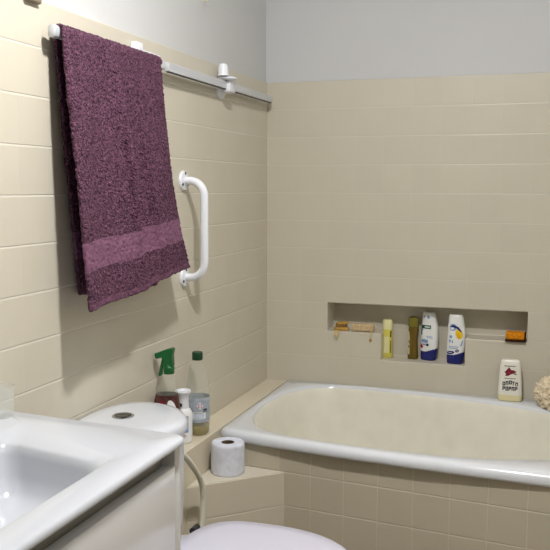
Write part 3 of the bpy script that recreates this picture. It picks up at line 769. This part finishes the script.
# gel bottle on the bath rim
b = thing('shower_gel_bottle', 'milky white shower gel bottle with dark red flower on bath rim', 'bottle', (0.960, 3.112, ZB+0.001), 0.02)
P = interp([(0.0, -0.040, 0.040, 0.034), (0.003, -0.0425, 0.0425, 0.037), (0.030, -0.0425, 0.0425, 0.039), (0.08, -0.040, 0.040, 0.039), (0.13, -0.037, 0.037, 0.036), (0.146, -0.034, 0.034, 0.032), (0.152, -0.029, 0.029, 0.026)], 4)
bm = NB(); loft(bm, rings_bottle(P, 3.0, 56))
for f in bm.faces: f.material_index = 1 if f.calc_center_median().z < 0.026 else 0
link('bottle_body', bm, [M_gel, M_gelcap], b, world=False)
def d(poly, m, e=0.0008): decal('label_print', poly, P, m, b, 3.0, eps=e)
d(rect(-0.022, 0.129, 0.018, 0.132), M_taupe)
d([(-0.017, 0.094), (-0.006, 0.095), (0.002, 0.101), (0.012, 0.104), (0.022, 0.111), (0.012, 0.116), (0.002, 0.117), (-0.004, 0.127), (-0.010, 0.120), (-0.016, 0.112), (-0.021, 0.108), (-0.015, 0.103)], M_darkred)
d(ell(0.016, 0.103, 0.008, 0.0025, rot=-0.4), M_taupe)
d(ell(-0.004, 0.107, 0.004, 0.003), M_red, 0.0014)
d(rect(-0.020, 0.084, 0.020, 0.0865), M_taupe)
def glyph(x, z, w, h, kind):
    s = w*0.34
    if kind == 'n': parts = [rect(x, z, x+s, z+h), rect(x+w-s, z, x+w, z+h), rect(x, z+h*0.68, x+w, z+h)]
    elif kind == 'o': parts = [rect(x, z, x+s, z+h), rect(x+w-s, z, x+w, z+h), rect(x, z+h*0.75, x+w, z+h), rect(x, z, x+w, z+h*0.25)]
    elif kind == 'p': parts = [rect(x, z, x+s, z+h), rect(x, z+h*0.75, x+w, z+h), rect(x+w-s, z+h*0.4, x+w, z+h), rect(x, z+h*0.38, x+w, z+h*0.58)]
    else: parts = [rect(x+w/2-s/2, z, x+w/2+s/2, z+h), rect(x, z+h*0.75, x+w, z+h)]
    for q in parts: d(q, M_black)
for i, (k, w) in enumerate((('o', 0.011), ('n', 0.011), ('o', 0.012), ('t', 0.010), ('n', 0.010))): glyph(-0.026+i*0.0112, 0.058+0.006*(1-abs(i-2)/2), w*0.86, 0.014, k)
for i, k in enumerate(('p', 'o', 'p', 'n', 'p')): glyph(-0.026+i*0.0108, 0.040, 0.0092, 0.015, k)

# loofah / bath net on the rim
b = thing('bath_puff', 'cream net bath puff resting on the bath rim by back wall', 'bath puff', (1.110, 3.060, ZB))
bm = NB()
bmesh.ops.create_icosphere(bm, subdivisions=6, radius=0.060)
for v in bm.verts:
    n = v.co.normalized()
    w = abs(noise.noise(n*3.2+Vector((5, 2, 1))))*1.1+abs(noise.noise(n*7.5))*0.8+abs(noise.noise(n*16))*0.35
    v.co = n*(0.047+0.018*w); v.co.z = max(v.co.z, -0.046)
    v.co.z += 0.046
    v.co.z *= 1.08
link('net', bm, M_loofah, b, world=False, angle=70)
bm = NB(); tube(bm, catmull([(0.03, -0.02, 0.09), (0.05, -0.03, 0.10), (0.065, -0.03, 0.08), (0.068, -0.03, 0.04), (0.06, -0.035, 0.01)], 6), 0.0015, 8); link('hanging_cord', bm, M_cord, b, world=False)

# things on the upper niche shelves
b = thing('scrub_sponge', 'orange sponge with dark brown scouring side on right niche shelf', 'sponge', (0.971, 3.168, ZN1+0.0004))
bm = NB(); box(bm, (-0.034, -0.018, 0.0075), (0.033, 0.030, 0.035), bev=0.006, seg=3)
bmesh.ops.subdivide_edges(bm, edges=bm.edges, cuts=3, use_grid_fill=True)
for v in bm.verts: v.co += Vector((noise.noise(v.co*90), noise.noise(v.co*90+Vector((9, 0, 0))), noise.noise(v.co*90+Vector((0, 9, 0)))))*0.0018
link('foam', bm, M_orange, b, world=False)
bm = NB(); box(bm, (-0.036, -0.020, 0.0), (0.038, 0.032, 0.0085), bev=0.003, seg=2); box(bm, (0.032, -0.017, 0.004), (0.038, 0.030, 0.034), bev=0.002, seg=2); link('scouring_pad', bm, M_brownpad, b, world=False)

b = thing('nail_brush', 'small yellow wooden nail brush lying at left end of niche', 'nail brush', (0.305, 3.190, ZN1+0.0004), 0.25)
bm = NB(); bb = [(0.0, -0.028, 0.028, 0.030), (0.002, -0.030, 0.030, 0.033), (0.010, -0.030, 0.030, 0.033), (0.013, -0.027, 0.027, 0.029)]
loft(bm, rings_bottle(bb, 3.0)); link('wooden_back', bm, M_wood, b, world=False)
bm = NB()
for i in range(8):
    for j in range(4):
        cx, cy = -0.021+i*0.006, -0.009+j*0.006
        lathe(bm, [(0.0026, 0.012), (0.0030, 0.024+0.002*random.random()), (0.0022, 0.0265)], (cx, cy, 0), n=7)
link('bristles', bm, M_bristle, b, world=False)
bm = NB(); lathe(bm, [(0.0235, 0.0), (0.0245, 0.003), (0.022, 0.008), (0.001, 0.010)], (0.006, 0.0, 0.0255), n=24)
for v in bm.verts: v.co.y *= 0.6
link('pumice_top', bm, M_wood, b, world=False)
bm = NB(); loft(bm, [[(x, y, z) for x, y in sup(w, 0.002, 2.2, -0.020, -0.0355+0.0, 16)] for z, w in ((-0.024, 0.003), (-0.020, 0.006), (-0.006, 0.010), (0.004, 0.009))]); link('strap', bm, M_cord, b, world=False)

b = thing('pumice_block', 'beige oblong pumice block with a short hanging cord in niche', 'pumice', (0.393, 3.193, ZN1+0.0004), -0.03)
bm = NB(); box(bm, (-0.043, -0.018, 0.0), (0.043, 0.018, 0.030), bev=0.008, seg=3)
bmesh.ops.subdivide_edges(bm, edges=bm.edges, cuts=3, use_grid_fill=True)
for v in bm.verts: v.co.z += 0.0012*math.sin(v.co.x*420); v.co += Vector((0, 1, 1))*noise.noise(v.co*80)*0.002
for v in bm.verts: v.co.z = max(0.0, v.co.z)
link('stone', bm, M_pumice, b, world=False)
bm = NB(); tube(bm, catmull([(0.035, -0.017, 0.012), (0.037, -0.026, 0.009), (0.038, -0.0335, 0.002), (0.038, -0.0345, -0.012), (0.037, -0.0345, -0.022)], 6), 0.0022, 8); link('hanging_cord', bm, M_cord, b, world=False)
bm = NB(); lathe(bm, [(0.001, -0.034), (0.004, -0.032), (0.005, -0.028), (0.004, -0.024), (0.001, -0.022)], (0.037, -0.0348, 0), n=14); link('cord_bead', bm, M_wood, b, world=False)

# little hook high on the painted left wall, shadow block at the top left
b = thing('wall_hook', 'small cream cord hook high on the painted left wall', 'hook', (-0.009, 2.53, CZ+0.585))
bm = NB(); lathe(bm, [(0.012, 0), (0.012, 0.004), (0.006, 0.006)], (0, 0, 0.034), 'X', 20); link('base', bm, M_gelcap, b, world=False)
bm = NB(); tube(bm, catmull([(0.004, 0, 0.034), (0.018, 0.0, 0.034), (0.026, 0.0, 0.022), (0.022, 0.0, 0.010), (0.012, 0.0, 0.012)], 6), 0.003, 10); link('hook_arm', bm, M_gelcap, b, world=False)
b = thing('shadow_block', 'taupe block standing in for a shadow above the towel rail end', 'shadow block', (0.0, 1.592, CZ+0.396))  # taupe block put in for a shadow cast from above
bm = NB(); box(bm, (0.0003, -0.030, 0.0), (0.012, 0.026, 0.07), bev=0.005, seg=3); link('shadow_plate', bm, M_taupe, b, world=False)
bm = NB(); lathe(bm, [(0.006, 0.010), (0.006, 0.03), (0.004, 0.033)], (0, 0, 0.045), 'X', 16); link('shadow_peg', bm, M_taupe, b, world=False)

# ---------------------------------------------------------------- ceiling lamp
LX, LY = 0.76, 1.38
b = thing('ceiling_lamp', 'round opal ceiling lamp in the middle of the bathroom ceiling', 'lamp', (LX, LY, ROOM_Z-0.12))
bm = NB(); lathe(bm, [(0.058, 0.046), (0.13, 0.046), (0.132, 0.050), (0.13, 0.054), (0.05, 0.058), (0.045, 0.12)], n=40); link('base', bm, M_whiteplastic, b, world=False)  # wide brim added to keep lamp light off the ceiling
ml = bpy.data.materials.new('opal_lamp_glass'); ml.use_nodes = True
bs = ml.node_tree.nodes['Principled BSDF']; bs.inputs['Base Color'].default_value = (0.9, 0.9, 0.88, 1)
bs.inputs['Emission Color'].default_value = (1.0, 0.975, 0.95, 1); bs.inputs['Emission Strength'].default_value = 790.0
bm = NB(); lathe(bm, [(0.001, 0.012), (0.022, 0.015), (0.042, 0.024), (0.053, 0.036), (0.057, 0.046)], n=40, cap0=True, cap1=True); link('lamp_shade', bm, ml, b, world=False)

w = bpy.data.worlds.new('world'); bpy.context.scene.world = w; w.use_nodes = True
w.node_tree.nodes['Background'].inputs[0].default_value = (0.8, 0.9, 1, 1); w.node_tree.nodes['Background'].inputs[1].default_value = 0.05

# ---------------------------------------------------------------- camera
F, yaw, pitch, roll = 833.406, 0.32233377, 0.10454669, 0.00331351
cy, sy, cp, sp = math.cos(yaw), math.sin(yaw), math.cos(pitch), math.sin(pitch)
f = Vector((-sy*cp, cy*cp, -sp)); r = Vector((cy, sy, 0)); u = r.cross(f)
r2, u2 = r*math.cos(roll)+u*math.sin(roll), -r*math.sin(roll)+u*math.cos(roll)
cam = bpy.data.cameras.new('camera'); co = bpy.data.objects.new('camera', cam); C.objects.link(co)
cam.sensor_width = 36; cam.lens = F/550*36; cam.clip_start = 0.05
m = Matrix((r2, u2, -f)).transposed().to_4x4(); m.translation = (1.09068, 0, CZ)
co.matrix_world = m
sc = bpy.context.scene; sc.camera = co
sc.view_settings.view_transform = 'Standard'; sc.view_settings.look = 'None'; sc.view_settings.gamma = 1; sc.view_settings.use_curve_mapping = False
sc.view_settings.exposure = 0.3
sc.cycles.use_denoising = True
sc.cycles.max_bounces = 10
